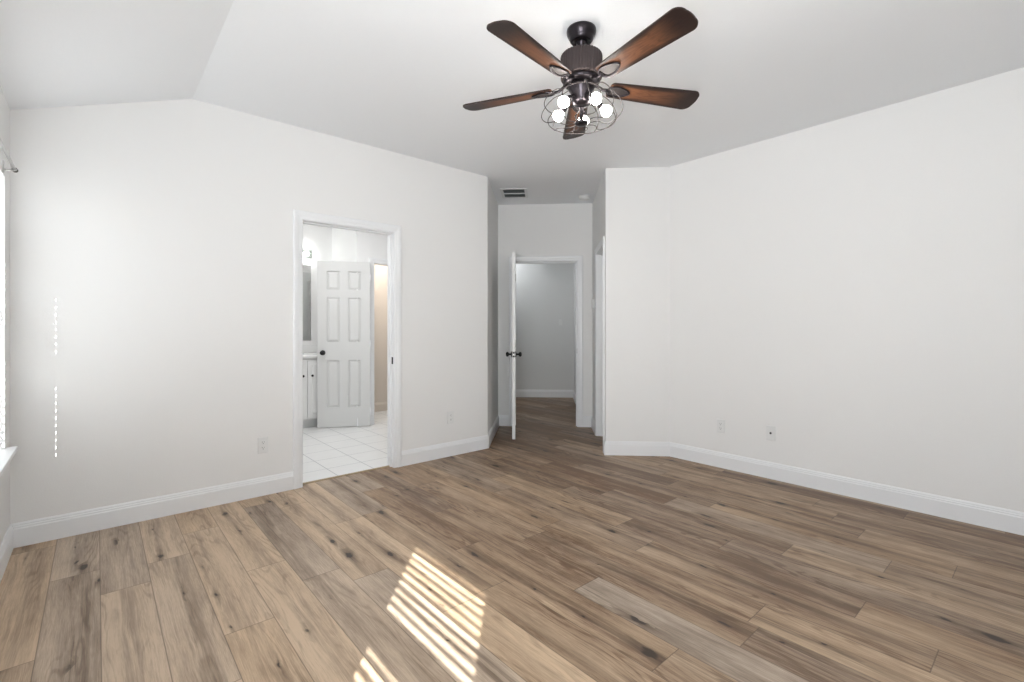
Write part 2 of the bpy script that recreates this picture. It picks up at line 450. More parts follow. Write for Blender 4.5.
# bathroom
FBB = Frame((0, 6.50), (1, 0), (0, -1)); FBL = Frame((.90, 0), (0, 1), (1, 0)); FBR = Frame((3.30, 0), (0, 1), (-1, 0))
FBP = Frame((0, 5.67), (1, 0), (0, -1)); FBS = Frame((2.41, 0), (0, 1), (-1, 0)); FBI = Frame((2.525, 0), (0, 1), (1, 0))
DT = (2.620, 3.20, 2.045)
wall('wall_bathroom_back', FBB, .90, 2.41, .1, M['bath_wall'], label='white bathroom wall behind the vanity')
wall('wall_bathroom_left', FBL, VL+TK, 6.6, .1, M['bath_wall'], label='left wall of the bathroom')
wall('wall_bathroom_right', FBR, 4.30, 5.67, .1, M['bath_wall'], label='right wall of the bathroom')
wall('wall_bathroom_partition', FBP, 2.41, 3.40, TK, M['bath_wall'], [(DT[0], DT[1], 0, DT[2])], label='white bathroom partition beside the panel door')
wall('wall_bathroom_return', FBS, 5.785, 6.60, TK, M['bath_wall'], label='return side of the bathroom partition')
wall('wall_closet_back', Frame((0, 6.50), (1, 0), (0, -1)), 2.525, 3.40, .1, M['beige'], label='beige wall seen past the bathroom panel door')
wall('wall_closet_right', Frame((3.30, 0), (0, 1), (-1, 0)), 5.785, 6.50, .1, M['beige'], label='beige side wall past the bathroom panel door')

# ceiling
mb = MB()
mb.box((.483, -.76, H), (7.2, 7.6, H+.1))
struct(mb.build('ceiling', M['ceiling']), 'flat white ceiling around the fan', 'ceiling')
mb = MB()
zl = zceil(-.52)
mb.hexa([(-.52, -.76, zl), (.483, -.76, H), (.483, 3.92, H), (-.52, 3.92, zl), (-.52, -.76, zl+.1), (.483, -.76, H+.1), (.483, 3.92, H+.1), (-.52, 3.92, zl+.1)])
struct(mb.build('ceiling_slope', M['ceiling']), 'sloped part of the white ceiling at upper left', 'ceiling')
# roof overhang outside the windows
mb = MB(); mb.box((-1.165, -1.5, 2.305), (-.52, 4.6, 2.42))
struct(mb.build('roof_overhang', M['eave']), 'roof overhang outside the windows', 'roof')

# ---- plank floor: one mesh, one quad per plank
PW = .1833; PU0 = .013; PL = 1.22
rng = random.Random(11)
fixed = {-2: 2.46, -1: 1.95, 0: 2.862, 1: 3.08, 2: 2.165, 3: 2.66, 4: 2.39, 5: 3.45, 6: 2.95, 7: 1.75, 8: .947, 9: 1.476, 10: 2.02, 11: .847, 12: .30}
# tones (tone, grey) of the planks above / below that joint, where the photo shows them clearly
tones = {(-2, 0): (.62, .25), (-2, -1): (.55, .35), (-1, 0): (.38, .75), (-1, -1): (.45, .6), (0, 0): (.36, .8), (0, -1): (.62, .55),
         (1, 0): (.62, .5), (1, -1): (.52, .6), (2, 0): (.68, .35), (2, -1): (.60, .15), (3, 0): (.58, .3), (3, -1): (.66, .3),
         (4, 0): (.34, .75), (4, -1): (.42, .65), (5, 0): (.66, .3), (5, -1): (.56, .3), (6, 0): (.55, .4), (6, -1): (.50, .3),
         (7, 0): (.52, .15), (7, -1): (.42, .15), (8, 0): (.34, .15), (8, -1): (.55, .25), (9, 0): (.36, .2), (9, -1): (.50, .95),
         (10, 0): (.45, .2), (10, -1): (.30, .25), (11, 0): (.38, .15), (11, -1): (.60, .1), (12, 0): (.40, .2), (12, -1): (.36, .2)}
vs = []; fs = []; pc = []; uv1 = []; uv2 = []
for k in range(-3, 37):
    u0 = max(PU0 + k*PW, UW - .02); u1 = PU0 + (k+1)*PW
    uc = PU0 + (k+.5)*PW
    vmax = 3.866 if uc < 2.95 else min(uc + .9, 7.3) if uc < 4 else 7.3
    vmin = -.70 if uc < 4.15 else 1.2
    j0 = fixed.get(k, rng.uniform(0, PL))
    n0 = math.floor((vmin - j0)/PL); n1 = math.floor((vmax - j0)/PL)
    for q in range(n0, n1+1):
        va, vb = max(vmin, j0 + q*PL), min(vmax, j0 + (q+1)*PL)
        if vb - va < .003: continue
        base = len(vs)
        vs += [(u0, va, 0), (u1, va, 0), (u1, vb, 0), (u0, vb, 0)]
        fs.append((base, base+1, base+2, base+3))
        rt, rgz, sd = rng.choice((.30, .38, .44, .50, .58, .64)), rng.choice((.05, .15, .3, .5, .8)), rng.random()
        if uc > 2: rgz *= .7; rt -= .06  # right side toned down, weaker window light put into the plank colour
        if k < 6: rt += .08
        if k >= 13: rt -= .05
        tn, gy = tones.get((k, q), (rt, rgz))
        tn += .22 if k < 7 else (-.03 if k > 7 and (k, q) != (9, -1) else 0)  # left rows lightened, right rows darkened to imitate the light's fall-off
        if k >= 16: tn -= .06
        if uc > 2.9 and va > 2.4: tn -= .10  # shade of the hall nook put into the plank tone
        xa = (u0 - (PU0 + k*PW))/PW
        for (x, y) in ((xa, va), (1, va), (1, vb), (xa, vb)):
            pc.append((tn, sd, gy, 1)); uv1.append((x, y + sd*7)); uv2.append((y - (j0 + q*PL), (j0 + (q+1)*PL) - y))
me = bpy.data.meshes.new('floor')
nq = len(fs)
b0 = len(vs)
vs += [(-.38, -.76, -.12), (7.0, -.76, -.12), (7.0, 7.4, -.12), (-.38, 7.4, -.12), (-.38, -.76, -.004), (7.0, -.76, -.004), (7.0, 7.4, -.004), (-.38, 7.4, -.004)]
for f in [(0, 3, 2, 1), (4, 5, 6, 7), (0, 1, 5, 4), (1, 2, 6, 5), (2, 3, 7, 6), (3, 0, 4, 7)]:
    fs.append(tuple(i+b0 for i in f))
    for _ in range(4): pc.append((.3, .5, .5, 1)); uv1.append((.5, 0)); uv2.append((1, 1))
me.from_pydata(vs, [], fs)
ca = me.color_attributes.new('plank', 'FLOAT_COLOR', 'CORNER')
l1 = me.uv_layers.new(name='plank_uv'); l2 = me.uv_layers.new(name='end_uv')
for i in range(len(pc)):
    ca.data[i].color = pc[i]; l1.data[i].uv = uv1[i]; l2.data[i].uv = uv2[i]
me.materials.append(M['planks']); me.update()
fo = bpy.data.objects.new('floor', me); C.objects.link(fo)
struct(fo, 'wood plank floor in beige, grey and brown oak tones', 'floor')

mb = MB(); mb.prism([(.85, 3.872), (2.90, 3.872), (3.3, 4.29), (3.3, 6.55), (.85, 6.55)], -.003, .004)
struct(mb.build('floor_bathroom', M['tile']), 'white square tile floor inside the bathroom', 'floor')
mb = MB(); mb.box((DB[0]+.02, 3.852, -.002), (DB[1]-.02, 3.876, .008))
o = struct(mb.build('trim_threshold', M['strip']), 'narrow tan strip between plank and tile floors', 'threshold'); bevel(o, .003)

# ---- baseboards
BP = [(0, 0), (.0145, 0), (.0145, .100), (.0115, .106), (.0115, .114), (.0085, .118), (.0085, .124), (.004, .133), (0, .133)]
def baseboard_run(names, pts, side=1, mat=None):
    """pts: floor polyline along the wall faces; the room lies on the left (side=1) of the walking direction"""
    P = [Vector(p) for p in pts]; n = len(P)
    dirs = [(P[i+1]-P[i]).normalized() for i in range(n-1)]
    nor = [Vector((-d.y, d.x))*side for d in dirs]
    mit = []
    for i in range(n):
        if i == 0: mit.append(nor[0])
        elif i == n-1: mit.append(nor[-1])
        else:
            h = (nor[i-1]+nor[i]); h.normalize(); mit.append(h/(h.dot(nor[i])))
    out = []
    for i in range(n-1):
        mb = MB(); va = [P[i]+mit[i]*t for t, z in BP]; vb = [P[i+1]+mit[i+1]*t for t, z in BP]
        m = len(BP)
        vv = [(q.x, q.y, z) for q, (t, z) in zip(va, BP)] + [(q.x, q.y, z) for q, (t, z) in zip(vb, BP)]
        mb.add(vv, [tuple(range(m)), tuple(range(m, 2*m))] + [(j, (j+1) % m, m+(j+1) % m, m+j) for j in range(m)])
        o = struct(mb.build(names[i][0], mat or M['trim']), names[i][1], 'baseboard'); out.append(o)
    return out
CW = .052   # casing width
cor = A(A0R, HB)
baseboard_run([('baseboard_window', 'white baseboard under the window'), ('baseboard_left', 'white baseboard left of the bathroom doorway')],
              [(UW, VR), (UW, VL), (DB[0]-CW, VL)], -1)
baseboard_run([('baseboard_left_end', 'white baseboard between bathroom doorway and hall corner'), ('baseboard_hall_left', 'white baseboard along the hall nook left side'), ('baseboard_hall_end_left', 'short white baseboard behind the open hall door')],
              [(DB[1]+CW, VL), (2.98, VL), A(A1, -HB), A(A1, DH[0]-CW)], -1)
baseboard_run([('baseboard_hall_end_right', 'short white baseboard right of the hall door frame'), ('baseboard_hall_right_far', 'short white baseboard at far end of hall nook right side')],
              [A(A1, DH[1]+CW), A(A1, HB), A(DC[1]+CW, HB)], -1)
baseboard_run([('baseboard_hall_right_near', 'short white baseboard at the hall corner'), ('baseboard_angled', 'white baseboard along the narrow angled wall'), ('baseboard_right', 'long white baseboard along the right wall'), ('baseboard_rear', 'white baseboard behind the camera')],
              [A(DC[0]-CW, HB), cor, (UR, UR and 6.53-UR), (UR, VR), (UW, VR)], -1)
baseboard_run([('baseboard_hallway_back', 'white baseboard on the hallway wall beyond the open door'), ('baseboard_hallway_right', 'white baseboard on right side of the hallway beyond')],
              [A(8.38, -.98), A(8.38, .50), A(A1+TK, .50)], -1)
baseboard_run([('baseboard_closet', 'beige toned baseboard past the bathroom panel door')], [(2.525, 6.50), (3.30, 6.50)], -1, M['beige'])
baseboard_run([('baseboard_bathroom', 'white baseboard on the bathroom partition end')], [(2.41, 5.67), (DT[0]-.06, 5.67)], -1)

# ---- door casings and jambs
CP = [(0.004, 0), (.004, .009), (.012, .0125), (.030, .0125), (.036, .016), (.058, .018), (.066, .016), (.070, .010), (.070, 0)]   # (width out from opening, thickness)
def casing(mb, fr, op, prof=CP, t0=0.0, sgn=1, cw=1.0):
    s0, s1, zt = op; loops = []
    for w, t in prof:
        w -= .018
        tt = t0 + sgn*t
        loops.append([fr(s0-w, 0.0, tt), fr(s0-w, zt+w, tt), fr(s1+w, zt+w, tt), fr(s1+w, 0.0, tt)])
    vv = [p for l in loops for p in l]; fs = []
    m = len(loops)
    for i in range(m):
        j = (i+1) % m
        for k in range(3): fs.append((i*4+k, i*4+k+1, j*4+k+1, j*4+k))
    fs += [tuple(i*4 for i in range(m)), tuple(i*4+3 for i in range(m))]
    mb.add(vv, fs)
def jamb(mb, fr, op, thick, stop=None):
    s0, s1, zt = op; jt = .018; e = .001
    def U(a, b2, t0, t1):      # a U of thickness a..b2 inside the opening
        mb.box((s0+a, 0.0, t0), (s0+b2, zt-a, t1), fr)
        mb.box((s1-b2, 0.0, t0), (s1-a, zt-a, t1), fr)
        mb.box((s0+b2, zt-b2, t0), (s1-b2, zt-a, t1), fr)
    U(-.0, jt, -thick-e, e)
    if stop: U(jt, jt+.011, stop[0], stop[1])
def frame_trim(name, fr, op, thick, label, stop=None, both=True):
    root = MB(); jamb(root, fr, op, thick, stop)
    o = root.build(name, M['trim']); struct(o, label, 'door frame')
    mb = MB(); casing(mb, fr, op); mb.build('casing', M['trim'], o)
    if both:
        mb = MB(); casing(mb, fr, op, t0=-thick, sgn=-1); mb.build('casing', M['trim'], o)
    return o
tb = frame_trim('trim_1', FL, DB, TK, 'white frame of the bathroom doorway', stop=(-.075, -.040))
th = frame_trim('trim_2', FHB, DH, TK, 'white frame of the hall end doorway', stop=(-.073, -.038))
tc = frame_trim('trim_3', FHR, DC, TK, 'white frame of the side doorway in the hall nook', stop=(-.068, -.040))
tt = frame_trim('trim_4', FBP, DT, TK, 'white frame of the inner bathroom doorway', both=False)
def strike(fr, s, z, t, parent, sd):
    mb = MB(); mb.box((s-.002*sd, z-.030, t-.012), (s+.0015*sd, z+.030, t+.012), fr)
    mb.build('strike_plate', M['black'], parent, 'dark strike plate')
strike(FL, DB[1]-.018, .93, -.022, tb, -1)
strike(FHB, DH[1]-.018, .93, -.020, th, -1)

# ---- panel doors
def door_leaf(name, w, h, label, side_rows, mat=None):
    """leaf in local space: x from hinge 0..w, y thickness 0..-.035, z up"""
    t = .035; st = .105; ms = .095; bx = st + (w-2*st-ms)/2
    cols = [(st, bx), (bx+ms, w-st)]
    rows = side_rows
    mb = MB()
    xs = [0, cols[0][0], cols[0][1], cols[1][0], cols[1][1], w]
    for a, b2 in ((0, cols[0][0]), (cols[0][1], cols[1][0]), (cols[1][1], w)):
        mb.box((a, -t, 0), (b2, 0, h))
    zz = [0] + [z for r in rows for z in r] + [h]
    for a, b2 in cols:
        for k in range(0, len(zz), 2): mb.box((a, -t, zz[k]), (b2, 0, zz[k+1]))
    o = mb.build(name, mat or M['door']); struct(o, label, 'door')
    for a, b2 in cols:
        for z0, z1 in rows:
            p = MB()
            T1 = lambda x, y, z: (x, z - .014, y)
            p.box((a, z0, .0), (b2, z1, .003), lambda x, y, z: (x, -.019 + z, y))
            for sgn, y0 in ((1, -.016), (-1, -.019)):
                i = .006; j = .032; d = .011
                A_ = [(a+i, y0, z0+i), (b2-i, y0, z0+i), (b2-i, y0, z1-i), (a+i, y0, z1-i)]
                B_ = [(a+j, y0+sgn*d, z0+j), (b2-j, y0+sgn*d, z0+j), (b2-j, y0+sgn*d, z1-j), (a+j, y0+sgn*d, z1-j)]
                p.add(A_+B_, [(4, 5, 6, 7)] + [(q, (q+1) % 4, 4+(q+1) % 4, 4+q) for q in range(4)])
            p.build('panel', mat or M['door'], o)
    return o
ROWS = [(.235, .815), (1.03, 1.575), (1.665, 1.895)]
def knob_set(parent, x, z, t=.035):
    """round knobs on both faces"""
    for sgn, y in ((1, 0), (-1, -t)):
        mb = MB()
        prof = [(.001, 0), (.031, 0), (.031, .006), (.024, .010), (.011, .013), (.010, .032), (.020, .036), (.0265, .044), (.0275, .052), (.024, .060), (.014, .066), (.001, .067)]
        mb.lathe(prof, 24, lambda a, b2, c: (x+a, y+sgn*c, z+b2))
        mb.build('door_knob', M['black'], parent, 'round black knob')
# bathroom inner door, swung open toward the camera
d1 = door_leaf('door_1', .61, 2.015, 'white six panel door standing open inside the bathroom', ROWS, M['bath_door'])
hx, hy = 2.545, 5.590
d1.location = (hx, hy, .010)
d1.rotation_euler = (0, 0, math.atan2(5.879-5.591, 1.98-2.532))
knob_set(d1, .61-.062, .905)
for z in (.18, 1.0, 1.82):
    mb = MB(); mb.lathe([(.006, z-.045), (.006, z+.045)], 10, lambda a, b2, c: (a-.004, b2-.003, c)); mb.build('hinge', M['trim'], d1)
# hall end door, open about ninety degrees
d2 = door_leaf('door_2', .755, 2.025, 'white hall door standing open edge-on to the room', ROWS)
ho = A(A1-.004, DH[0]+.026)
d2.location = (ho[0], ho[1], .012)
# closed direction is +b; opened toward -a
ang_closed = math.atan2(-1, 1)
d2.rotation_euler = (0, 0, ang_closed - math.radians(90-3.7))
def lever_pair(parent, x, z, t=.035):
    for sgn, y in ((1, 0), (-1, -t)):
        mb = MB()
        mb.lathe([(.001, 0), (.031, 0), (.031, .007), (.022, .011), (.011, .013), (.010, .035), (.021, .040), (.027, .050), (.026, .060), (.015, .068), (.001, .069)], 24, lambda a, b2, c: (x+a, y+sgn*c, z+b2))
        mb.build('door_knob', M['black'], parent, 'round black knob')
    mb = MB(); mb.box((parent_w-.0015, -t*.5-.0125, z-.029), (parent_w+.0015, -t*.5+.0125, z+.029)); mb.build('latch_plate', M['black'], parent, 'dark latch plate')
    mb = MB(); mb.box((parent_w, -t*.5-.006, z-.008), (parent_w+.010, -t*.5+.006, z+.008)); mb.build('latch_bolt', M['steel'], parent)
parent_w = .755
lever_pair(d2, .755-.062, .915)
for z in (.19, 1.01, 1.83):
    mb = MB(); mb.lathe([(.0065, z-.045), (.0065, z+.045)], 10, lambda a, b2, c: (a-.002, b2+.004, c)); mb.build('hinge', M['steel'], d2, 'metal hinge')
# closed door in the side doorway
d3 = door_leaf('door_3', DC[1]-DC[0]-.042, 2.015, 'white closed door recessed in the hall nook side wall', ROWS)
p3 = FHR(DC[0]+.021, 0, -.068)
d3.location = (p3[0], p3[1], .008); d3.rotation_euler = (0, 0, math.atan2(1, 1))
d3.location.x += 0; d3.location.y += 0
knob_set(d3, .06, .915)

# ------------------------------------------------------------------ windows
def make_window(name, W, label):
    v0, v1 = W; z0, z1 = WZ
    T = lambda v, z, t: (UW - .16 + t, v, z)     # t measured inwards from outer wall face
    fr = MB(); f = .040
    fr.box((v0, z0, 0), (v0+f, z1, .06), T); fr.box((v1-f, z0, 0), (v1, z1, .06), T)
    fr.box((v0+f, z0, 0), (v1-f, z0+f, .06), T); fr.box((v0+f, z1-f, 0), (v1-f, z1, .06), T)
    o = fr.build(name, M['vinyl']); struct(o, label, 'window')
    r = MB(); r.box((v0+f, 1.185, .015), (v1-f, 1.315, .05), T); r.build('meeting_rail', M['vinyl'], o)
    for a, b2 in ((z0+f, 1.185), (1.315, z1-f)):
        p = MB(); p.box((v0+f, a, .028), (v1-f, b2, .032), T); p.build('pane', M['glass'], o)
    s = MB(); s.prism([(-.10, v0), (0, v0), (0, v0-.035), (.045, v0-.035), (.045, v1+.035), (0, v1+.035), (0, v1), (-.10, v1)], z0-.012, z0+.012, lambda x, y, z: (UW+x, y, z))
    so = s.build('window_stool', M['trim'], o); bevel(so, .004)
    a = MB(); a.box((v0-.02, z0-.072, 0), (v1+.02, z0-.012, .014), lambda v, z, t: (UW+t, v, z)); a.build('window_apron', M['trim'], o)
    return o
make_window('window_1', W1, 'white framed window at the far left edge beside the corner')
make_window('window_2', W2, 'white framed window beside the camera')

def make_blind(name, W, label, tilt, holes=False, open_band=None):
    """horizontal slat blind inside the window recess"""
    v0, v1 = W[0]+.006, W[1]-.006; uc = UW-.075; pitch = .0425; wd = .050; th_ = .0026
    root = empty(name, (uc, (v0+v1)/2, WZ[0]+.012)); ox, oy, oz = root.location
    tag(root, label, 'window blind')
    hr = MB(); hr.box((-.028, v0-oy, WZ[1]-.055-oz), (.028, v1-oy, WZ[1]-.004-oz)); hr.build('head_rail', M['slat'], root)
    sl = MB(); z = .045; zs = []
    while z + oz < WZ[1]-.075:
        a = math.radians(tilt)
        ca_, sa = math.cos(a), math.sin(a)
        def strip(w0, w1, va, vb):
            pts = []
            for hh in (-th_/2, th_/2):
                for (w, v) in ((w0, va), (w1, va), (w1, vb), (w0, vb)):
                    # w>0 is the inner edge; outer edge raised by the tilt
                    pts.append((w*ca_ + hh*sa, v - oy, z - w*sa + hh*ca_))
            sl.hexa(pts)
        h = wd/2
        if holes:
            hv = v1 - .074; e = .0065; k = .0100
            strip(-h, h, v0, hv-e); strip(-h, h, hv+e, v1)
            strip(-h, -k, hv-e, hv+e); strip(k, h, hv-e, hv+e)
        else:
            strip(-h, h, v0, v1)
        zs.append(z); z += pitch
    sl.build('slats', M['slat'], root)
    br = MB(); br.box((-.026, v0-oy, .002), (.026, v1-oy, .022)); br.build('bottom_rail', M['slat'], root)
    for fv in (.18, .82):
        cd = MB(); y = v0 + (v1-v0)*fv - oy
        cd.tube([(.030, y, .02), (.030, y, WZ[1]-.05-oz)], .0012, 6); cd.build('ladder_cord', M['slat'], root)
    return root
make_blind('window_blind', W1, 'closed white slat blind in the window by the far left corner', -72, holes=True)
make_blind('window_blind', W2, 'tilted open white slat blind in the window beside the camera', 24)

# curtain rod above the far window
cr = empty('curtain_rod', (UW, 3.56, 2.035)); tag(cr, 'slim metal curtain rod on bracket above window at far left edge', 'curtain rod')
ru = .040
RE = -.015
mb = MB(); mb.tube([(ru, -1.05, 0), (ru, RE, 0)], .0065, 12); mb.build('rod', M['rod'], cr)
for y in (-.03, -.98):
    mb = MB(); mb.bevbox((y-.012, -.03, 0), (y+.012, .03, .005), .002, lambda a, z, t: (t, a, z)); mb.tube([(.003, y, -.012), (.022, y, -.014), (ru, y, -.011)], .0045, 8); mb.tube([(ru-.010, y, -.004), (ru-.006, y, -.010), (ru, y, -.0115), (ru+.007, y, -.009), (ru+.0105, y, -.001)], .003, 8)
    mb.build('bracket', M['rod'], cr)
mb = MB(); mb.lathe([(.001, 0), (.0085, 0), (.0085, .014), (.012, .018), (.0125, .030), (.009, .040), (.001, .043)], 16, lambda a, b2, c: (ru+a, RE+c-.003, b2)); mb.build('finial', M['darkrod'], cr, 'dark finial')

# ------------------------------------------------------------------ ceiling fan
FX, FY = 1.877, 1.613
fan = empty('ceiling_fan', (FX, FY, H)); tag(fan, 'five blade ceiling fan in dark bronze with walnut blades and lit wire cage lamp', 'ceiling fan')
Z = lambda z: z - H
mb = MB(); mb.lathe([(.001, Z(H)), (.0745, Z(H)), (.0755, Z(2.733)), (.0735, Z(2.720)), (.068, Z(2.708)), (.0635, Z(2.703)), (.0625, Z(2.699)), (.059, Z(2.690)), (.052, Z(2.682)), (.046, Z(2.6785)), (.045, Z(2.6815)), (.001, Z(2.6815))], 40); mb.build('canopy', M['bronze'], fan)
mb = MB(); mb.lathe([(.026, Z(2.690)), (.026, Z(2.672)), (.015, Z(2.664)), (.015, Z(2.625)), (.028, Z(2.618)), (.028, Z(2.606))], 24); mb.build('downrod', M['bronze'], fan)
NF = 240
mb = MB(); mb.lathe([(.06, Z(2.614)), (.098, Z(2.612)), (.1035, Z(2.606)), (.1050, Z(2.598)), (.1050, Z(2.500)), (.1030, Z(2.494)), (.096, Z(2.491)), (.06, Z(2.490))], NF, ripple=lambda k: (.016 if (k % 6) in (0, 1, 2) else -.034)); mb.build('motor_housing', M['motor'], fan, 'fluted dark motor housing')
mb = MB(); mb.lathe([(.05, Z(2.492)), (.089, Z(2.490)), (.094, Z(2.482)), (.094, Z(2.472)), (.082, Z(2.464)), (.05, Z(2.462))], 48); mb.build('flywheel', M['bronze'], fan)
# blades
BZ = 2.452
def blade_mesh():
    n = 10; up = []; lo = []
    hw = lambda x: .052 + (x-BR0)*.040
    cr1 = .042; cr0 = .02
    pts = []
    # root (rounded), then tip (rounded)
    for k in range(n+1):
        a = PI + PI/2*k/n; pts.append((BR0+cr0+cr0*math.cos(a), -hw(BR0)+cr0+cr0*math.sin(a)))
    for k in range(n+1):
        a = -PI/2 + PI/2*k/n; pts.append((BR1-cr1+cr1*math.cos(a)*1.0, -hw(BR1)+cr1+cr1*math.sin(a)))
    m = 6
    for k in range(1, m):
        y = -(hw(BR1)-cr1) + 2*(hw(BR1)-cr1)*k/m; pts.append((BR1 + .004*math.cos(y/(hw(BR1)-cr1)*PI/2), y))
    for k in range(n+1):
        a = PI/2*k/n; pts.append((BR1-cr1+cr1*math.cos(a), hw(BR1)-cr1+cr1*math.sin(a)))
    for k in range(n+1):
        a = PI/2 + PI/2*k/n; pts.append((BR0+cr0+cr0*math.cos(a), hw(BR0)-cr0+cr0*math.sin(a)))
    mb = MB(); mb.prism(pts, 0, .007)
    return mb.mesh('blade', M['blade'])
BMESH = blade_mesh()
def bracket_mesh():
    mb = MB()
    # arm from the flywheel, dropping to the blade, then a leaf shaped loop under the blade
    mb.tube([(.070, 0, .020), (.095, 0, .012), (.120, 0, -.002), (.150, 0, -.004)], .008, 8)
    loop = []
    for k in range(28):
        a = 2*PI*k/28; x = .205 + .062*math.cos(a); w = .034*math.sin(a)*(1 - .32*math.cos(a))
        loop.append((x, w, -.0045))
    mb.tube(loop, .0050, 8, closed=True)
    mb.prism([(.138, -.010), (.150, -.020), (.163, -.022), (.163, .022), (.150, .020), (.138, .010)], -.006, 0)
    for sy in (-.012, .012): mb.sphere((.156, sy, -.006), .005, 8, 6)
    return mb.mesh('blade_bracket', M['bronze'])
BRM = bracket_mesh()
def leaf_mesh():
    out = [(.205+.055*math.cos(2*PI*k/28), .029*math.sin(2*PI*k/28)*(1-.32*math.cos(2*PI*k/28))) for k in range(28)]
    mb = MB(); mb.prism(out, -.0030, -.0002); return mb.mesh('bracket_plate', M['wire'])
LFM = leaf_mesh()
PH = math.radians(45.05)
for k in range(5):
    o = bpy.data.objects.new('blade', BMESH); C.objects.link(o); o.parent = fan
    o.location = (0, 0, Z(BZ))
    o.rotation_euler = (Matrix.Rotation(PH + k*2*PI/5, 3, 'Z') @ Matrix.Rotation(math.radians(-12), 3, 'X')).to_euler()
    q = bpy.data.objects.new('blade_bracket', BRM); C.objects.link(q); q.parent = o; q['label'] = 'dark leaf shaped blade bracket'
    q = bpy.data.objects.new('bracket_plate', LFM); C.objects.link(q); q.parent = o
# light kit
mb = MB(); mb.lathe([(.030, Z(2.4655)), (.060, Z(2.4624)), (.066, Z(2.4502)), (.066, Z(2.4369)), (.052, Z(2.4247)), (.050, Z(2.3757)), (.040, Z(2.3583)), (.018, Z(2.3481)), (.010, Z(2.3410)), (.009, Z(2.2715))], 36)
kit = mb.build('light_kit', M['bronze'], fan)
rt_ang = TH - PI/2
for k in range(5):
    a = rt_ang + math.radians(5 + 72*k)
    cx, cy = math.cos(a), math.sin(a)
    def R(r, z): return (cx*r, cy*r, z)
    mb = MB(); mb.tube([R(.044, Z(2.3920)), R(.060, Z(2.3940)), R(.074, Z(2.3818)), R(.084, Z(2.3685))], .007, 8)
    # socket tilted outward and down
    ax = Vector((cx*.78, cy*.78, -.62)).normalized(); p0 = Vector(R(.080, Z(2.3736)))
    mb.tube([p0, p0+ax*.012, p0+ax*.034], .0, 14, rads=[.012, .0155, .0155]); mb.build('lamp_socket', M['bronze'], kit)
    mb = MB(); base = p0+ax*.032
    mb.tube([base, base+ax*.006, base+ax*.016, base+ax*.028, base+ax*.040, base+ax*.050, base+ax*.057, base+ax*.060], .0, 14, rads=[.011, .014, .022, .0285, .0295, .0250, .014, .002])
    mb.build('light_bulb', M['bulb'], kit, 'glowing round bulb')
# wire cage
def circle(r, z, n=48): return [(r*math.cos(2*PI*k/n), r*math.sin(2*PI*k/n), Z(z)) for k in range(n)]
mb = MB(); mb.tube(circle(.097, 2.4267), .0032, 8, True); mb.build('cage_ring', M['wire'], fan)
mb = MB(); mb.tube(circle(.1715, 2.2797), .0022, 8, True); mb.build('cage_ring', M['wire'], fan)
NR = 10
def spl(pts, n=5):
    P = [Vector(p) for p in pts]; out = []
    for i in range(len(P)-1):
        a, b2, c, d = P[max(i-1, 0)], P[i], P[i+1], P[min(i+2, len(P)-1)]
        for k in range(n):
            t = k/n
            out.append(.5*((2*b2)+(c-a)*t+(2*a-5*b2+4*c-d)*t*t+(-a+3*b2-3*c+d)*t**3))
    out.append(P[-1]); return out
for k in range(NR):
    ph = rt_ang - PI/2 + 2*PI*k/NR
    pr_ = [(.066, 2.418, 0), (.095, 2.404, 0), (.140, 2.392, .0), (.180, 2.358, .0), (.203, 2.315, .03), (.198, 2.282, .08), (.172, 2.258, .16),
           (.140, 2.248, .36), (.112, 2.246, .34), (.092, 2.246, .16), (.070, 2.245, .05), (.050, 2.244, .10), (.026, 2.243, .25)]
    mb = MB(); mb.tube(spl([(1.0208*r*math.cos(ph+w), 1.0208*r*math.sin(ph+w), Z(1.214+(z-1.214)*1.0208)) for r, z, w in pr_]), .0021, 6, rads=None if k else [.0042]*31 + [.0021]*30); mb.build('cage_wire', M['wire'], fan)
mb = MB(); mb.lathe([(.001, Z(2.2532)), (.012, Z(2.2532)), (.028, Z(2.2573)), (.034, Z(2.2634)), (.034, Z(2.2685)), (.020, Z(2.2726)), (.001, Z(2.2736))], 28); mb.build('cage_cap', M['bronze'], fan)

# ------------------------------------------------------------------ electrical plates
def plate(mb, w=.070, h=.115, t=.006): mb.bevbox((-w/2, -h/2, 0), (w/2, h/2, t), .003)
def orient(o, fr, s, z, t=0.0):
    """local x along the wall, local y up, local z out of the wall"""
    dx = Vector((fr.d.x, fr.d.y, 0)); dz = Vector((fr.n.x, fr.n.y, 0)); dy = Vector((0, 0, 1))
    if dx.cross(dy).dot(dz) < 0: dx = -dx
    m = Matrix((dx, dy, dz)).transposed().to_4x4(); m.translation = Vector(fr(s, z, t)); o.matrix_world = m
def outlet(fr, s, z, label):
    o = empty('wall_outlet'); orient(o, fr, s, z); tag(o, label, 'outlet', 'duplex wall outlets')
    mb = MB(); plate(mb); mb.build('cover_plate', M['plastic'], o)
    for sy in (-.0197, .0197):
        mb = MB(); n = 20
        pts = [(.0168*max(-1, min(1, 1.12*math.cos(2*PI*k/n))), sy + .0145*math.sin(2*PI*k/n)) for k in range(n)]
        mb.prism(pts, .0055, .0078); rc = mb.build('receptacle', M['plastic'], o)
        mb = MB(); mb.box((-.0075, sy-.001, .0070), (-.0055, sy+.008, .0081)); mb.box((.0055, sy, .0070), (.0075, sy+.007, .0081)); mb.lathe([(.0025, .0070), (.0025, .0081)], 10, lambda a, b2, c: (a, b2+sy-.0075, c))
        mb.build('slots', M['slot'], rc, 'dark plug slots')
    mb = MB(); mb.lathe([(.003, .0055), (.003, .0068)], 12); mb.build('screw', M['plastic'], o)
    return o
outlet(FL, .911, .364, 'white duplex outlet on the wall left of the bathroom doorway')
outlet(FL, 2.535, .366, 'white duplex outlet between the bathroom doorway and hall corner')
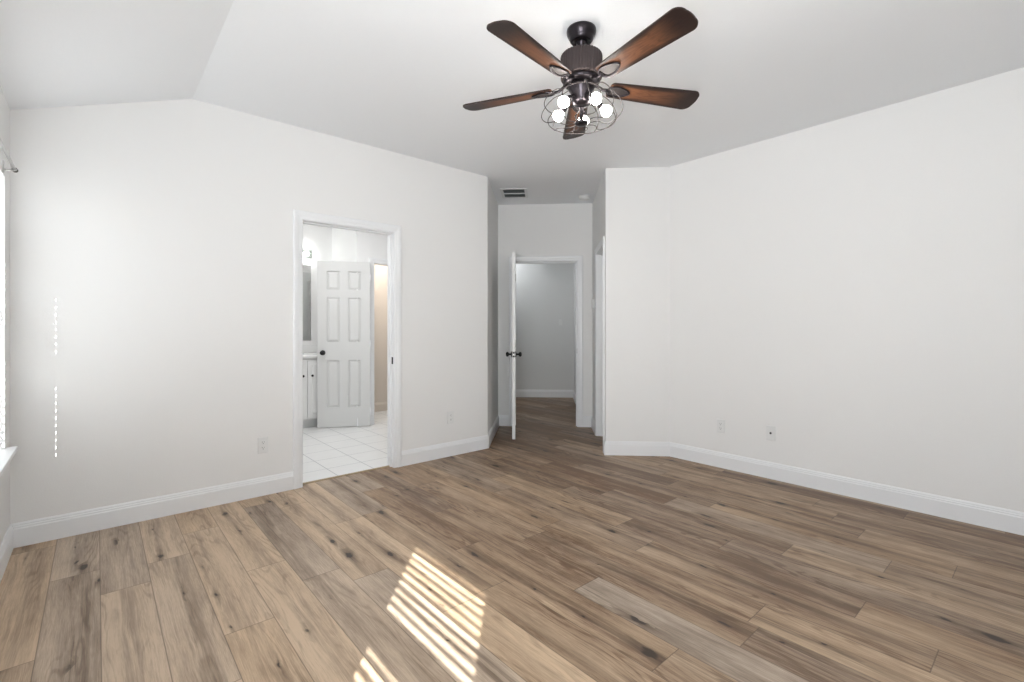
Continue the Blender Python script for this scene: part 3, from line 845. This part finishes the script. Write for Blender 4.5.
outlet(FR, 1.937, .361, 'white duplex outlet on the right wall, the farther of its two plates')
o = empty('cable_plate'); orient(o, FR, 1.529, .367); tag(o, 'white cable socket plate with dark centre on the right wall', 'wall plate')
mb = MB(); plate(mb, .074, .118); mb.build('cover_plate', M['plastic'], o)
mb = MB(); mb.lathe([(.0085, .0055), (.0085, .009), (.005, .009), (.005, .017), (.003, .017)], 16); mb.build('coax_connector', M['slot'], o, 'dark coax connector')
for sy in (-.042, .042):
    mb = MB(); mb.lathe([(.003, .0055), (.003, .0068)], 12, lambda a, b2, c: (a, b2+sy, c)); mb.build('screw', M['plastic'], o)
o = empty('light_switch'); orient(o, F2B, .275, 1.32); tag(o, 'white light switch on the grey hallway wall beyond the open door', 'light switch')
mb = MB(); plate(mb); mb.build('cover_plate', M['plastic'], o)
mb = MB(); mb.hexa([(-.005, -.012, .005), (.005, -.012, .005), (.005, .012, .005), (-.005, .012, .005), (-.004, .002, .016), (.004, .002, .016), (.004, .009, .018), (-.004, .009, .018)]); mb.build('toggle', M['plastic'], o)
o = empty('thermostat'); orient(o, FHR, 5.69, 1.50); tag(o, 'small white control box high on the hall nook side wall', 'thermostat')
mb = MB(); mb.bevbox((-.055, -.060, 0), (.055, .060, .006), .002); mb.build('back_plate', M['plastic'], o)
mb = MB(); mb.bevbox((-.048, -.053, .006), (.048, .053, .026), .006); mb.build('housing', M['plastic'], o)

# ceiling register and smoke detector in the hall nook
vt = empty('ceiling_vent'); cv = A(5.385, -.345); vt.location = (cv[0], cv[1], H); vt.rotation_euler = (0, 0, PI/4)
tag(vt, 'white louvred air vent in the hall nook ceiling', 'vent')
hw_, hh_ = .185, .150     # half size along a, along b
mb = MB(); f = .032
for (a0, b0_, a1, b1_) in ((-hw_, -hh_, hw_, -hh_+f), (-hw_, hh_-f, hw_, hh_), (-hw_, -hh_+f, -hw_+f, hh_-f), (hw_-f, -hh_+f, hw_, hh_-f)):
    mb.box((a0, b0_, -.010), (a1, b1_, 0))
o = mb.build('vent_frame', M['vent'], vt); bevel(o, .003)
mb = MB(); mb.box((-hw_+f, -hh_+f, -.002), (hw_-f, hh_-f, -.0005)); mb.build('duct_opening', M['ventdark'], vt, 'dark duct behind louvres')
mb = MB()
n = 9
for k in range(n):
    x = -hw_+f + (2*hw_-2*f)*(k+.5)/n
    if k == n//2: continue
    w = .010; s_ = 1 if k < n/2 else -1
    mb.hexa([(x-w*.6, -hh_+f, -.012), (x-w*.6+.0012, -hh_+f, -.012), (x-w*.6+.0012, hh_-f, -.012), (x-w*.6, hh_-f, -.012),
             (x+w*.6, -hh_+f, -.002), (x+w*.6+.0012, -hh_+f, -.002), (x+w*.6+.0012, hh_-f, -.002), (x+w*.6, hh_-f, -.002)])
mb.build('louvres', M['ventdark'], vt)
mb = MB(); mb.box((-.010, -hh_+f, -.012), (.010, hh_-f, -.002)); mb.build('centre_bar', M['vent'], vt)
sm = empty('smoke_detector'); cs = A(5.585, .455); sm.location = (cs[0], cs[1], H); tag(sm, 'round white smoke detector on the hall nook ceiling', 'smoke detector')
mb = MB(); mb.lathe([(.001, 0), (.068, 0), (.068, -.010), (.001, -.010)], 32); mb.build('base', M['plastic'], sm)
mb = MB(); mb.lathe([(.062, -.010), (.064, -.022), (.058, -.036), (.040, -.042), (.001, -.043)], 32); mb.build('cover', M['plastic'], sm)

# ------------------------------------------------------------------ bathroom furniture
vx0, vx1, vf = 1.22, 2.34, 5.95
van = empty('vanity_cabinet', ((vx0+vx1)/2, 6.22, 0)); ox, oy = van.location.x, van.location.y
tag(van, 'white bathroom vanity cabinet with black knobs behind the panel door', 'cabinet')
mb = MB(); mb.box((vx0-ox, vf-oy, .10), (vx1-ox, 6.485-oy, .850)); mb.build('body', M['door'], van)
mb = MB(); mb.box((vx0-ox+.005, vf+.06-oy, 0.004), (vx1-ox-.005, 6.40-oy, .10)); mb.build('toe_kick', M['vent'], van)
edges = [1.25, 1.5775, 1.9050, 2.32]
for i, (a, b2) in enumerate(((1.245, 1.572), (1.578, 1.905), (1.911, 2.32))):
    T = lambda x, z, t: (x-ox, vf-t-oy, z)
    mb = MB(); mb.bevbox((a, .125, 0), (b2, .825, .019), .003, T); j = .055
    mb.bevbox((a+j, .125+j, .019), (b2-j, .825-j, .025), .006, T)
    dr = mb.build('cabinet_door', M['door'], van)
    kx = (b2-.050) if i != 2 else a+.050
    mb = MB(); mb.lathe([(.001, .0), (.006, 0), (.006, .012), (.014, .017), (.015, .024), (.010, .029), (.001, .030)], 16, lambda p, q, c: (kx+p-ox, vf-.019-c-oy, .64+q)); mb.build('knob', M['black'], dr, 'round black knob')
ct = empty('countertop', (ox, 6.2, .850)); tag(ct, 'white bathroom countertop with backsplash on the vanity', 'countertop')
mb = MB(); mb.box((vx0-.02-ox, vf-.03-6.2, 0.0), (vx1+.02-ox, 6.498-6.2, .035)); o = mb.build('slab', M['counter'], ct); bevel(o, .006)
mb = MB(); mb.box((vx0-.02-ox, 6.475-6.2, .035), (vx1+.02-ox, 6.498-6.2, .14)); o = mb.build('backsplash', M['counter'], ct); bevel(o, .004)
mi = empty('mirror', (1.68, 6.498, 1.05)); tag(mi, 'frameless bathroom mirror above the countertop', 'mirror')
mb = MB(); mb.bevbox((1.22-1.68, 0, 0.0), (2.137-1.68, .99, .006), .003, lambda x, z, t: (x, -t, z)); mb.build('mirror_glass', M['mirror'], mi)
vl = empty('vanity_light', (1.72, 6.498, 2.18)); tag(vl, 'lit vanity lamp with boxy glass shades above the mirror', 'wall lamp')
mb = MB(); mb.bevbox((-.42, -.045, 0), (.42, .045, .020), .004, lambda x, z, t: (x, -t, z)); mb.build('mounting_bar', M['steel'], vl)
for x in (-.33, 0, .33):
    mb = MB(); mb.tube([(x, -.018, 0), (x, -.060, 0), (x, -.060, -.005)], .010, 8); ar = mb.build('arm', M['steel'], vl)
    mb = MB()
    for (w, z0, z1) in ((.052, -.060, .055),):
        for a0, b0_, a1, b1_ in ((-w, -w, w, -w+.004), (-w, w-.004, w, w), (-w, -w+.004, -w+.004, w-.004), (w-.004, -w+.004, w, w-.004)):
            mb.box((x+a0, -.095+b0_, z0), (x+a1, -.095+b1_, z1))
    mb.build('glass_shade', M['glass'], vl)
    mb = MB(); mb.sphere((x, -.095, -.005), .032, 16, 10); mb.build('light_bulb', M['vanity_glow'], vl, 'glowing bulb')
